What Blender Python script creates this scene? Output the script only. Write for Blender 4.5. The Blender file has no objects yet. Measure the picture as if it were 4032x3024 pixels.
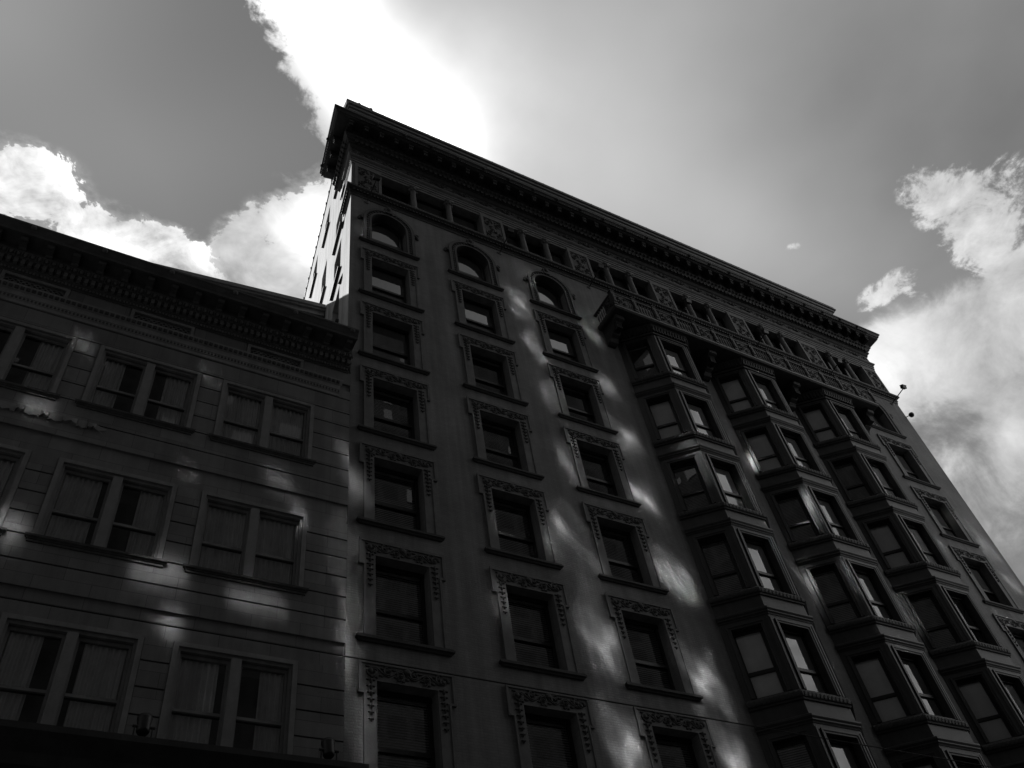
import bpy, math, random
from mathutils import Vector, Matrix
S = bpy.context.scene
COL = S.collection
random.seed(7)

# ------------------------------------------------------------------ camera
FPX = 3478.27                       # focal length in pixels of the 4032 px wide frame
YAW, PIT, ROLL = 0.632063760, 0.858083555, -0.194888007
_f = Vector((math.sin(YAW)*math.cos(PIT), math.cos(YAW)*math.cos(PIT), math.sin(PIT)))
_r = Vector((math.cos(YAW), -math.sin(YAW), 0)); _u = _r.cross(_f)
_c, _s = math.cos(ROLL), math.sin(ROLL)
CR, CU, CF = _c*_r+_s*_u, -_s*_r+_c*_u, _f
cam = bpy.data.cameras.new('camera'); camo = bpy.data.objects.new('camera', cam); COL.objects.link(camo)
camo.matrix_world = Matrix((CR, CU, -CF)).transposed().to_4x4()
cam.sensor_width = 36; cam.lens = FPX/4032*36; cam.clip_start = .1; cam.clip_end = 6000
S.camera = camo

def ray(px, py):
    """direction seen at a pixel of the 2212 x 1659 view of the photograph"""
    px, py = px*4032/2212, py*4032/2212
    return ((px-2016)/FPX)*CR - ((py-1512)/FPX)*CU + CF

# ------------------------------------------------------------------ sun, exposure, render
SUN = Vector((-.35, 1, 1.21)).normalized()
SUN_STRENGTH = 5.0
sl = bpy.data.lights.new('sun', 'SUN'); sl.energy = SUN_STRENGTH; sl.angle = math.radians(.53); sl.color = (1, 1, 1)
so = bpy.data.objects.new('sun', sl); COL.objects.link(so); so.location = (-30, 40, 90)
so.rotation_euler = SUN.to_track_quat('Z', 'Y').to_euler()
S.view_settings.view_transform = 'Standard'; S.view_settings.look = 'None'
S.view_settings.exposure = 0; S.view_settings.gamma = 1
cy = S.cycles
cy.use_guiding = True; cy.use_surface_guiding = True; cy.guiding_training_samples = 128
cy.caustics_reflective = True; cy.blur_glossy = 0.0; cy.sample_clamp_indirect = 0
cy.max_bounces = 7; cy.diffuse_bounces = 4; cy.glossy_bounces = 5; cy.transparent_max_bounces = 12
cy.use_denoising = True

# ------------------------------------------------------------------ world: black and white sky with clouds
w = bpy.data.worlds.new('World'); S.world = w; w.use_nodes = True
NT = w.node_tree; NT.nodes.clear()
class E:
    """tiny expression wrapper over math nodes"""
    def __init__(s, sock): s.k = sock
    def _op(s, o, op, rev=False):
        n = NT.nodes.new('ShaderNodeMath'); n.operation = op
        a, b = (o, s) if rev else (s, o)
        for i, v in enumerate((a, b)):
            if isinstance(v, E): NT.links.new(v.k, n.inputs[i])
            elif v is not None: n.inputs[i].default_value = v
        return E(n.outputs[0])
    def __add__(s, o): return s._op(o, 'ADD')
    __radd__ = __add__
    def __sub__(s, o): return s._op(o, 'SUBTRACT')
    def __rsub__(s, o): return s._op(o, 'SUBTRACT', True)
    def __mul__(s, o): return s._op(o, 'MULTIPLY')
    __rmul__ = __mul__
    def __truediv__(s, o): return s._op(o, 'DIVIDE')
    def max(s, o): return s._op(o, 'MAXIMUM')
    def min(s, o): return s._op(o, 'MINIMUM')
    def exp(s): return s._op(None, 'EXPONENT')
def smooth(x, a, b, lo=0., hi=1.):
    n = NT.nodes.new('ShaderNodeMapRange'); n.interpolation_type = 'SMOOTHSTEP'
    NT.links.new(x.k, n.inputs[0])
    for i, v in zip((1, 2, 3, 4), (a, b, lo, hi)): n.inputs[i].default_value = v
    return E(n.outputs[0])
tc = NT.nodes.new('ShaderNodeTexCoord')
nrm = NT.nodes.new('ShaderNodeVectorMath'); nrm.operation = 'NORMALIZE'; NT.links.new(tc.outputs['Generated'], nrm.inputs[0])
sep = NT.nodes.new('ShaderNodeSeparateXYZ'); NT.links.new(nrm.outputs[0], sep.inputs[0])
DX, DY, DZ = E(sep.outputs[0]), E(sep.outputs[1]), E(sep.outputs[2])
zc = DZ.max(.08)
PU, PV = DX/zc, DY/zc               # the cloud layer: a plane overhead
cmb = NT.nodes.new('ShaderNodeCombineXYZ'); NT.links.new(PU.k, cmb.inputs[0]); NT.links.new(PV.k, cmb.inputs[1])
def noise(scale, detail, rough, off=0., dist=0., src=None):
    n = NT.nodes.new('ShaderNodeTexNoise'); n.noise_dimensions = '3D'
    m = NT.nodes.new('ShaderNodeVectorMath'); m.operation = 'ADD'; NT.links.new(src or cmb.outputs[0], m.inputs[0]); m.inputs[1].default_value = (off, off*.7, off*1.3)
    NT.links.new(m.outputs[0], n.inputs['Vector'])
    n.inputs['Scale'].default_value = scale; n.inputs['Detail'].default_value = detail; n.inputs['Roughness'].default_value = rough
    n.inputs['Distortion'].default_value = dist
    return E(n.outputs[0]) - .5
def lay(px, py):
    d = ray(px, py); return Vector((d.x/d.z, d.y/d.z))
def blob(px, py, rx, ry, ang=0.):
    """a soft elliptical puff of the cloud layer: exp(-d^2)"""
    c = lay(px, py); a = math.radians(ang)
    A = lay(px+math.cos(a)*rx*.2, py+math.sin(a)*rx*.2)-c; B = lay(px-math.sin(a)*ry*.2, py+math.cos(a)*ry*.2)-c
    A, B = A*5, B*5
    det = A.x*B.y-A.y*B.x
    x, y = PU-c.x, PV-c.y
    p = x*(B.y/det)+y*(-B.x/det); q = x*(-A.y/det)+y*(A.x/det)
    return ((p*p+q*q)*-1.).exp()
def halfplane(p, q):
    """signed distance (layer units) to the line through two points, positive on its right in the view"""
    a, b = lay(*p), lay(*q); d = (b-a).normalized(); n = Vector((-d.y, d.x))
    t = lay(p[0]+100, p[1])-a
    if n.dot(t) < 0: n = -n
    return (PU-a.x)*n.x + (PV-a.y)*n.y
def total(items):
    s = None
    for it in items: s = it if s is None else s+it
    return s
n1 = noise(9, 4, .6, 3.1); n2 = noise(30, 4, .62, 7.7); n3 = noise(3, 3, .5, 1.3); n4 = noise(90, 3, .6, 4.2); n5 = noise(15, 6, .68, 11.3, .6)
n6 = noise(11, 6, .62, 5.9, .4, nrm.outputs[0])
edge_n = n1*.8+n5*.9+n2*.5+n4*.3
# clear sky
nis = NT.nodes.new('ShaderNodeTexSky'); nis.sky_type = 'NISHITA'; nis.sun_disc = False
nis.sun_elevation = math.asin(SUN.z); nis.sun_rotation = math.atan2(SUN.x, SUN.y)
bw = NT.nodes.new('ShaderNodeRGBToBW'); NT.links.new(nis.outputs[0], bw.inputs[0])
SKY_STRENGTH = .1
# NISHITA supplies the gradient; the level is held down as a red filter does in black and white
clear = E(bw.outputs[0]).min(6.)*.12 + 1.45 + smooth(DZ, .3, .95, .5, 0.) + blob(-40, -20, 330, 260)*1.1 + blob(230, 330, 420, 150)*.45 + n3*.35
# thin bright veil with a hard ragged left edge
hp = halfplane((545, 0), (706, 300))
veil_m = smooth(hp+edge_n*.075, -.006, .014)
glow = blob(785, 165, 330, 98, 55)*13. + blob(925, 290, 130, 95, 55)*8. + blob(960, 190, 190, 170, 55)*2.8 + blob(600, -70, 200, 130, 40)*12. + blob(985, 300, 300, 230)*1.5
veil = 2.25 + blob(1200, 260, 560, 420)*2.7 + blob(1560, 520, 330, 150, 20)*1.5 + glow*(1.+n3*1.2+n1*.6) + n3*1.9 + n1*.35 - blob(1900, 250, 330, 160, 20)*.55
# cumulus
left = total([blob(20, 390, 75, 65), blob(95, 420, 80, 70), blob(60, 350, 45, 25), blob(190, 495, 75, 50), blob(290, 520, 90, 45, 12), blob(350, 520, 50, 40), blob(400, 575, 70, 45), blob(480, 625, 90, 40, 20), blob(-60, 400, 90, 90)])
mid = total([blob(660, 450, 80, 62), blob(690, 560, 90, 110), blob(560, 480, 75, 35, -20)*.75, blob(520, 520, 60, 40)*.6, blob(610, 600, 80, 60), blob(525, 590, 60, 45), blob(740, 430, 60, 60)])
right = total([blob(2010, 400, 60, 45, 20)*.75, blob(2060, 470, 100, 55, 30)*.9, blob(2190, 430, 95, 80)*.9, blob(2110, 400, 60, 40)*.6, blob(2140, 530, 80, 50)*.75, blob(1925, 620, 78, 28, -32)*.85, blob(2190, 600, 100, 60, -25)*.8,
               blob(1712, 533, 36, 12, -18)*.3, blob(1823, 606, 14, 10)*.22, blob(1985, 640, 30, 14, 20)*.4])
bank = total([blob(1930, 750, 110, 60, -10)*1.1, blob(2080, 690, 170, 60, -25)*.9, blob(2230, 640, 150, 70, -25), blob(1920, 820, 90, 70), blob(2190, 940, 60, 50)*.9, blob(2230, 1000, 60, 90)*.6, blob(2080, 800, 200, 90)*.6, blob(2130, 880, 190, 120)*.5, blob(2180, 1080, 170, 150)*.6])
lm = smooth(left+edge_n*smooth(left, .05, .35, .3, 2.6), .50, .66); mm = smooth(mid+edge_n*smooth(mid, .05, .35, .3, 2.6), .48, .74)
lh = smooth(left+edge_n*smooth(left, .03, .3, 0., 1.7), .12, .62); mh = smooth(mid+edge_n*smooth(mid, .03, .3, 0., 1.7), .1, .62)
rm = smooth(right+edge_n*smooth(right, .05, .4, .2, 2.9), .3, .95); bm = smooth(bank+n6*smooth(bank, .04, .4, 0., 2.4)+n5*.3, .12, .95)
sky = clear*(1.-veil_m)+veil*veil_m
sky = sky+lh*1.3+mh*1.5
sky = sky*(1.-lm)+(n1*20.+n5*15.+n2*8.+8.6)*lm
mid_b = blob(680, 480, 90, 110)*9.+4.6+n1*12.+n5*6.
sky = sky*(1.-mm)+mid_b*mm
sky = sky*(1.-rm*.92)+(n1*9.+n5*7.+n2*4.+6.4)*rm*.92
sky = sky*(1.-bm*.95)+(blob(1940, 760, 150, 120)*6.+4.3+n6*11.+n5*2.+blob(2195, 945, 50, 45)*3.)*bm*.95
# unseen bright cloud added past the tower end to brighten bay pane reflections
far = smooth(DX*.75-DY*.66, .45, .74)*smooth(0.-DY, .02, .2)
sky = sky*(1.-far)+(8.0+n1*9.+n5*6.)*far
sky = sky.max(.5)
bwc = NT.nodes.new('ShaderNodeCombineColor')
for i in range(3): NT.links.new(sky.k, bwc.inputs[i])
bg = NT.nodes.new('ShaderNodeBackground'); bg.inputs[1].default_value = SKY_STRENGTH; NT.links.new(bwc.outputs[0], bg.inputs[0])
wo = NT.nodes.new('ShaderNodeOutputWorld'); NT.links.new(bg.outputs[0], wo.inputs[0])

# ------------------------------------------------------------------ materials
def newmat(name):
    m = bpy.data.materials.new(name); m.use_nodes = True
    return m, m.node_tree, m.node_tree.nodes['Principled BSDF']
def tex(nt, kind, scale, detail=4., rough=.6, stretch=(1, 1, 1), off=(0, 0, 0)):
    t = nt.nodes.new('ShaderNodeTexCoord'); mp = nt.nodes.new('ShaderNodeMapping')
    nt.links.new(t.outputs['Object'], mp.inputs[0]); mp.inputs['Scale'].default_value = stretch; mp.inputs['Location'].default_value = off
    n = nt.nodes.new(kind); nt.links.new(mp.outputs[0], n.inputs['Vector']); n.inputs['Scale'].default_value = scale
    if kind == 'ShaderNodeTexNoise': n.inputs['Detail'].default_value = detail; n.inputs['Roughness'].default_value = rough
    return n
def ramp(nt, sock, a, b, lo, hi):
    n = nt.nodes.new('ShaderNodeMapRange'); nt.links.new(sock, n.inputs[0])
    for i, v in zip((1, 2, 3, 4), (a, b, lo, hi)): n.inputs[i].default_value = v
    return n.outputs[0]
def mul(nt, a, b):
    n = nt.nodes.new('ShaderNodeMath'); n.operation = 'MULTIPLY'
    nt.links.new(a, n.inputs[0]); nt.links.new(b, n.inputs[1]); return n.outputs[0]
def grey(nt, sock, dst):
    n = nt.nodes.new('ShaderNodeCombineColor')
    for i in range(3): nt.links.new(sock, n.inputs[i])
    nt.links.new(n.outputs[0], dst)
def bump(nt, b, sock, st, dist=.02):
    n = nt.nodes.new('ShaderNodeBump'); n.inputs['Strength'].default_value = st; n.inputs['Distance'].default_value = dist
    nt.links.new(sock, n.inputs['Height']); nt.links.new(n.outputs[0], b.inputs['Normal']); return n
def weathered(name, base, var=.25, scale=1.2, rough=.8, streak=.2, bmp=.3, bscale=40, brick=None):
    m, nt, b = newmat(name); b.inputs['Roughness'].default_value = rough
    n = tex(nt, 'ShaderNodeTexNoise', scale, 8, .65)
    v = ramp(nt, n.outputs[0], .3, .7, base*(1-var), base*(1+var))
    if streak:
        s = tex(nt, 'ShaderNodeTexNoise', 1.0, 6, .6, (3.2, 3.2, .16))
        v = mul(nt, v, ramp(nt, s.outputs[0], .35, .65, 1-streak, 1+streak*.4))
    f = tex(nt, 'ShaderNodeTexNoise', bscale, 4, .6)
    h = f.outputs[0]
    if brick:
        w_, hgt, mort, dark, tone = brick
        t = nt.nodes.new('ShaderNodeTexCoord'); sp = nt.nodes.new('ShaderNodeSeparateXYZ'); nt.links.new(t.outputs['Object'], sp.inputs[0])
        ad = nt.nodes.new('ShaderNodeMath'); ad.operation = 'ADD'; nt.links.new(sp.outputs[0], ad.inputs[0]); nt.links.new(sp.outputs[1], ad.inputs[1])
        cb = nt.nodes.new('ShaderNodeCombineXYZ'); nt.links.new(ad.outputs[0], cb.inputs[0]); nt.links.new(sp.outputs[2], cb.inputs[1])
        br = nt.nodes.new('ShaderNodeTexBrick'); nt.links.new(cb.outputs[0], br.inputs[0])
        br.inputs['Scale'].default_value = 1; br.inputs['Brick Width'].default_value = w_; br.inputs['Row Height'].default_value = hgt
        br.inputs['Mortar Size'].default_value = mort; br.inputs['Mortar Smooth'].default_value = .2
        br.inputs['Color1'].default_value = (1-tone,)*3+(1,); br.inputs['Color2'].default_value = (1+tone,)*3+(1,); br.inputs['Mortar'].default_value = (dark,)*3+(1,)
        sc = nt.nodes.new('ShaderNodeSeparateColor'); nt.links.new(br.outputs['Color'], sc.inputs[0])
        v = mul(nt, v, sc.outputs[0])
        mx = nt.nodes.new('ShaderNodeMath'); mx.operation = 'MULTIPLY_ADD'; nt.links.new(br.outputs['Fac'], mx.inputs[0]); mx.inputs[1].default_value = -1.2; nt.links.new(h, mx.inputs[2]); h = mx.outputs[0]
    grey(nt, v, b.inputs['Base Color']); bump(nt, b, h, bmp)
    return m
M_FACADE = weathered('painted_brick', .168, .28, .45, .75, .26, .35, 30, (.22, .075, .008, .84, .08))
M_SIDE = weathered('pale_render', .46, .22, .8, .85, .38, .25, 25)  # pale painted wall with vertical streaks
M_TERRA = weathered('dark_terracotta', .032, .4, 5., .6, 0, .5, 60)
M_TRIM = weathered('painted_trim', .115, .25, 2.5, .65, .1, .25, 50)
M_SILL = weathered('dark_stone_sill', .032, .35, 4., .7, 0, .3, 60)
M_BAY = weathered('painted_sheet_metal', .042, .3, 1.5, .5, .25, .12, 40)
M_CORN = weathered('dark_cornice_metal', .028, .4, 2.5, .6, .1, .3, 50)
M_PARAPET = weathered('parapet_metal', .13, .25, 1.5, .6, .2, .2, 40)
M_STONE = weathered('limestone', .15, .16, 1.1, .8, .18, .3, 45, (1.18, .62, .007, .5, .15))
M_STONED = weathered('carved_limestone', .055, .35, 6., .8, 0, .5, 60)
M_STONEF = weathered('stone_window_frame', .2, .2, 2.5, .7, .15, .2, 50)
M_DENT = weathered('stone_dentils', .11, .3, 3., .8, .1, .3, 50)
M_CORNL = weathered('limestone_cornice', .07, .3, 2., .8, .15, .4, 50)
M_LEDGE = weathered('dark_ledge', .022, .5, 2., .7, .2, .3, 40)  # very dark mottled tone over the whole ledge
M_FRAME = weathered('black_sash', .012, .3, 4., .4, 0, .1, 60)
M_BLIND = weathered('venetian_blind', .55, .12, 3., .6, 0, 0, 60)
M_SHADE = weathered('roller_shade', .3, .15, 1.2, .8, .1, .05, 60)
M_CURT = weathered('net_curtain', .75, .12, 2.2, .9, .1, .05, 60)
M_BLACK = weathered('black_metal', .015, .3, 6., .45, 0, .1, 60)
M_ROAD = weathered('asphalt', .05, .3, .6, .9, 0, .5, 60)
M_PAVE = weathered('pavement_concrete', .16, .2, .8, .9, 0, .3, 50)
M_ROOF = weathered('roof_felt', .08, .2, 1., .9, 0, .2, 30)
M_TOWER = weathered('tower_stone', .042, .2, .5, .7, .1, .2, 30)
M_TGLASS = weathered('tower_dull_glass', .03, .2, 1., .35, 0, 0, 30)
M_TGLASS.node_tree.nodes['Principled BSDF'].inputs['Specular IOR Level'].default_value = 0
M_TOWER.node_tree.nodes['Principled BSDF'].inputs['Specular IOR Level'].default_value = 0
M_INT = weathered('dim_interior', .06, .3, 1., .9, 0, 0, 30)
def glass(name, ior, rough):
    m, nt, b = newmat(name); nt.nodes.remove(b)
    out = nt.nodes['Material Output']
    tr = nt.nodes.new('ShaderNodeBsdfTransparent'); tr.inputs[0].default_value = (.93,)*3+(1,)
    gl = nt.nodes.new('ShaderNodeBsdfGlossy'); gl.inputs['Roughness'].default_value = rough; gl.inputs[0].default_value = (1, 1, 1, 1)
    fr = nt.nodes.new('ShaderNodeFresnel'); fr.inputs[0].default_value = ior
    n = tex(nt, 'ShaderNodeTexNoise', 1.6, 2, .5)
    bp = nt.nodes.new('ShaderNodeBump'); bp.inputs['Strength'].default_value = .03; bp.inputs['Distance'].default_value = .03; nt.links.new(n.outputs[0], bp.inputs['Height'])
    nt.links.new(bp.outputs[0], gl.inputs['Normal'])
    mx = nt.nodes.new('ShaderNodeMixShader'); nt.links.new(fr.outputs[0], mx.inputs[0]); nt.links.new(tr.outputs[0], mx.inputs[1]); nt.links.new(gl.outputs[0], mx.inputs[2])
    nt.links.new(mx.outputs[0], out.inputs[0]); return m
M_GLASS = glass('window_glass', 2.0, .02)
M_GLASSL = glass('plain_glass', 1.5, .02)
M_SHADEB = weathered('pale_roller_shade', .88, .1, 1.2, .8, .05, .05, 60)
M_SOFFIT = weathered('shade_dark_bracket', .014, .4, 2.5, .7, 0, .3, 50)  # darker than the cornice metal: underside shade put into the bracket colour
def mirror_glass():
    m, nt, b = newmat('coated_glass'); b.inputs['Metallic'].default_value = 1; b.inputs['Roughness'].default_value = .045
    b.inputs['Base Color'].default_value = (.9, .9, .9, 1); return m
M_MIRROR = mirror_glass()

# ------------------------------------------------------------------ mesh builder
class MB:
    def __init__(s): s.v = []; s.f = []
    def add(s, vs, fs):
        o = len(s.v); s.v += [tuple(p) for p in vs]; s.f += [tuple(i+o for i in f) for f in fs]
    def quad(s, a, b, c, d): s.add([a, b, c, d], [(0, 1, 2, 3)])
    def box(s, x0, x1, y0, y1, z0, z1):
        s.add([(x0, y0, z0), (x1, y0, z0), (x1, y1, z0), (x0, y1, z0), (x0, y0, z1), (x1, y0, z1), (x1, y1, z1), (x0, y1, z1)],
              [(0, 3, 2, 1), (4, 5, 6, 7), (0, 1, 5, 4), (1, 2, 6, 5), (2, 3, 7, 6), (3, 0, 4, 7)])
    def obox(s, c, ax, ay, az):
        c, ax, ay, az = Vector(c), Vector(ax), Vector(ay), Vector(az)
        s.add([c+i*ax+j*ay+k*az for k in (-1, 1) for i, j in ((-1, -1), (1, -1), (1, 1), (-1, 1))],
              [(0, 3, 2, 1), (4, 5, 6, 7), (0, 1, 5, 4), (1, 2, 6, 5), (2, 3, 7, 6), (3, 0, 4, 7)])
    def sweep(s, path, prof, closed=True, cap=True):
        """profile of (outward offset, z) carried along a plan polyline with mitred corners"""
        P = [Vector(p) for p in path]; N = []
        for a, b in zip(P[:-1], P[1:]):
            d = (b-a).normalized(); N.append(Vector((d.y, -d.x)))
        rings = []
        for i, p in enumerate(P):
            if i == 0: m = N[0]
            elif i == len(P)-1: m = N[-1]
            else: m = (N[i-1]+N[i])/(1+N[i-1].dot(N[i]))
            rings.append([(p.x+m.x*q, p.y+m.y*q, z) for q, z in prof])
        n = len(prof); o = len(s.v)
        for r in rings: s.v += r
        for i in range(len(P)-1):
            for j in range(n if closed else n-1):
                k = (j+1) % n
                s.f.append((o+i*n+j, o+(i+1)*n+j, o+(i+1)*n+k, o+i*n+k))
        if cap and closed:
            s.f.append(tuple(o+j for j in range(n))); s.f.append(tuple(o+(len(P)-1)*n+j for j in reversed(range(n))))
    def tube(s, pts, r, n=6, cap=True):
        pts = [Vector(p) for p in pts]; o = len(s.v); m = len(pts)
        up = None
        for i, p in enumerate(pts):
            d = (pts[min(i+1, m-1)]-pts[max(i-1, 0)]).normalized()
            if up is None: up = Vector((0, -1, 0)) if abs(d.y) < .9 else Vector((1, 0, 0))
            a = d.cross(up)
            if a.length < 1e-4: a = d.cross(Vector((1, 0, .3)))
            a.normalize(); b = a.cross(d); rr = r[i] if isinstance(r, (list, tuple)) else r
            for k in range(n):
                t = 2*math.pi*k/n; s.v.append(tuple(p+a*math.cos(t)*rr+b*math.sin(t)*rr))
        for i in range(m-1):
            for k in range(n):
                l = (k+1) % n; s.f.append((o+i*n+k, o+i*n+l, o+(i+1)*n+l, o+(i+1)*n+k))
        if cap: s.f.append(tuple(o+k for k in reversed(range(n)))); s.f.append(tuple(o+(m-1)*n+k for k in range(n)))
    def lathe(s, c, prof, n=12, axis=(0, 0, 1)):
        c = Vector(c); az = Vector(axis).normalized(); ax = az.cross(Vector((0, 1, 0)) if abs(az.y) < .9 else Vector((1, 0, 0))).normalized(); ay = az.cross(ax)
        o = len(s.v)
        for r, h in prof:
            for k in range(n):
                t = 2*math.pi*k/n; s.v.append(tuple(c+az*h+ax*math.cos(t)*r+ay*math.sin(t)*r))
        for i in range(len(prof)-1):
            for k in range(n):
                l = (k+1) % n; s.f.append((o+i*n+k, o+i*n+l, o+(i+1)*n+l, o+(i+1)*n+k))
        s.f.append(tuple(o+k for k in reversed(range(n)))); s.f.append(tuple(o+(len(prof)-1)*n+k for k in range(n)))
    def dome(s, c, rx, ry, rz, n=7, m=3):
        """half-buried bump facing -y"""
        c = Vector(c); o = len(s.v)
        for i in range(m):
            a = (math.pi/2)*i/m
            for k in range(n):
                t = 2*math.pi*k/n
                s.v.append((c.x+rx*math.cos(a)*math.cos(t), c.y-ry*math.sin(a), c.z+rz*math.cos(a)*math.sin(t)))
        s.v.append((c.x, c.y-ry, c.z))
        for i in range(m-1):
            for k in range(n):
                l = (k+1) % n; s.f.append((o+i*n+k, o+i*n+l, o+(i+1)*n+l, o+(i+1)*n+k))
        for k in range(n): s.f.append((o+(m-1)*n+k, o+(m-1)*n+(k+1) % n, o+m*n))
    def mesh(s, name, mat, smooth_=False):
        me = bpy.data.meshes.new(name); me.from_pydata(s.v, [], s.f); me.materials.append(mat)
        if smooth_:
            for p in me.polygons: p.use_smooth = True
        me.update(); return me
    def build(s, name, mat, parent=None, loc=None, rz=0., smooth_=False):
        return link(name, s.mesh(name, mat, smooth_), parent, loc, rz)
def link(name, mesh, parent=None, loc=None, rz=0.):
    o = bpy.data.objects.new(name, mesh); COL.objects.link(o)
    if parent: o.parent = parent
    if loc: o.location = loc
    if rz: o.rotation_euler = (0, 0, rz)
    return o
def tag(o, label, cat, group=None, kind=None):
    if label: o['label'] = label
    if cat: o['category'] = cat
    if group: o['group'] = group
    if kind: o['kind'] = kind
    return o
def thing(name, label, cat, loc=(0, 0, 0), group=None):
    o = bpy.data.objects.new(name, None); COL.objects.link(o); o.location = loc; o.empty_display_size = .3
    return tag(o, label, cat, group)
def holed(mb, s0, s1, z0, z1, holes, fn, depth):
    """wall sheet with rectangular openings and their reveals; fn(s, z, d) -> point"""
    ss = sorted({s0, s1, *[h[0] for h in holes], *[h[1] for h in holes]}); zs = sorted({z0, z1, *[h[2] for h in holes], *[h[3] for h in holes]})
    for a, b in zip(ss[:-1], ss[1:]):
        run = None
        for c, d in zip(zs[:-1], zs[1:]):
            inside = any(h[0] <= a+1e-6 and h[1] >= b-1e-6 and h[2] <= c+1e-6 and h[3] >= d-1e-6 for h in holes)
            if inside: continue
            mb.quad(fn(a, c, 0), fn(b, c, 0), fn(b, d, 0), fn(a, d, 0))
    for a, b, c, d in holes:
        mb.quad(fn(a, c, 0), fn(a, d, 0), fn(a, d, depth), fn(a, c, depth)); mb.quad(fn(b, c, 0), fn(b, c, depth), fn(b, d, depth), fn(b, d, 0))
        mb.quad(fn(a, d, 0), fn(b, d, 0), fn(b, d, depth), fn(a, d, depth)); mb.quad(fn(a, c, 0), fn(a, c, depth), fn(b, c, depth), fn(b, c, 0))

GZ = -1.65                                                          # street level below the camera
# ------------------------------------------------------------------ ground
mb = MB(); mb.quad((-3000, -3000, GZ-.02), (3000, -3000, GZ-.02), (3000, 3000, GZ-.02), (-3000, 3000, GZ-.02)); tag(mb.build('ground', M_ROAD), None, None, None, 'structure')
mb = MB(); mb.box(-200, 200, 1.5, 12.5, GZ-.01, GZ); tag(mb.build('road', M_ROAD), None, None, None, 'structure')
mb = MB(); mb.box(-200, 200, 12.5, 17.6, GZ, GZ+.13); mb.box(-200, 200, -4.0, 1.5, GZ, GZ+.13); tag(mb.build('pavement', M_PAVE), None, None, None, 'structure')

# ------------------------------------------------------------------ tall corner building
W, EE, Y0 = 6.5, 40.77, 18.0
T = math.tan(math.radians(8.6)); SD = Vector((math.sin(math.radians(8.6)), math.cos(math.radians(8.6))))
def side_pt(s, z, d=0.):                                            # s metres back from the corner along the side wall
    n = Vector((-SD.y, SD.x)); p = Vector((W, Y0))+SD*s-n*d
    return (p.x, p.y, z)
hotel = thing('corner_building', 'tall corner building with bay windows, balcony and heavy dark cornice', 'building', (W, Y0, GZ))
hotel_off = Vector((-W, -Y0, -GZ))
def hp_(mb, name, mat, loc=(0, 0, 0), rz=0., smooth_=False):
    return mb.build(name, mat, hotel, Vector(loc)+hotel_off, rz, smooth_)
def hl_(name, mesh, loc, rz=0.): return link(name, mesh, hotel, Vector(loc)+hotel_off, rz)

ROW = [28.56-3.86*k for k in range(7)]                              # sill lines of the square-headed windows, top down
CX = [8.245, 12.32, 16.40, 37.70]
AS = 32.42                                                          # sill line of the arched windows
BX = [19.44, 24.84, 30.18]
# frieze storey: panels and triple windows
PAN = [(6.65, 7.97), (13.25, 14.51), (18.30, 19.60), (23.58, 24.88), (28.95, 30.20), (34.32, 35.70), (39.50, 40.70)]
COLS = [(9.65, 11.53), (15.65, 17.03), (20.76, 22.25), (26.10, 27.60), (31.51, 32.98), (36.80, 38.19)]
FZ0, FZ1 = 36.85, 39.0
holes = []
for cx in CX:
    for S_ in ROW: holes.append((cx-.81, cx+.81, S_+.18, S_+2.75))
    holes.append((cx-.81, cx+.81, AS+.2, AS+2.75))
for i in range(6): holes.append((PAN[i][1], PAN[i+1][0], FZ0, FZ1))
mb = MB(); holed(mb, W, EE, GZ, 42.0, holes, lambda s, z, d: (s, Y0+d, z), .5)
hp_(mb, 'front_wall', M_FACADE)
# flank wall
SIDEW = [(2.05, 3.6, 36.86, 39.4), (2.1, 3.62, 33.1, 35.75), (2.1, 3.6, 29.2, 31.85), (3.1, 4.1, 43.3, 44.7), (5.95, 7.3, 43.42, 45.6), (5.95, 7.25, 37.15, 39.95), (5.95, 7.2, 33.2, 35.6), (9.55, 11.0, 43.75, 46.0), (9.6, 11.0, 37.4, 39.9), (2.1, 3.6, 25.3, 27.9)]
mb = MB()
low_h = [h for h in SIDEW]
holed(mb, 1.3, 40, GZ, 48, low_h, lambda s, z, d: side_pt(s, z, d+.03), .4)
holed(mb, 0, 1.3, GZ, 42, [], lambda s, z, d: side_pt(s, z, d), .4)
mb.quad(side_pt(1.3, GZ, 0), side_pt(1.3, 48, 0), side_pt(1.3, 48, .03), side_pt(1.3, GZ, .03))
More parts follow.
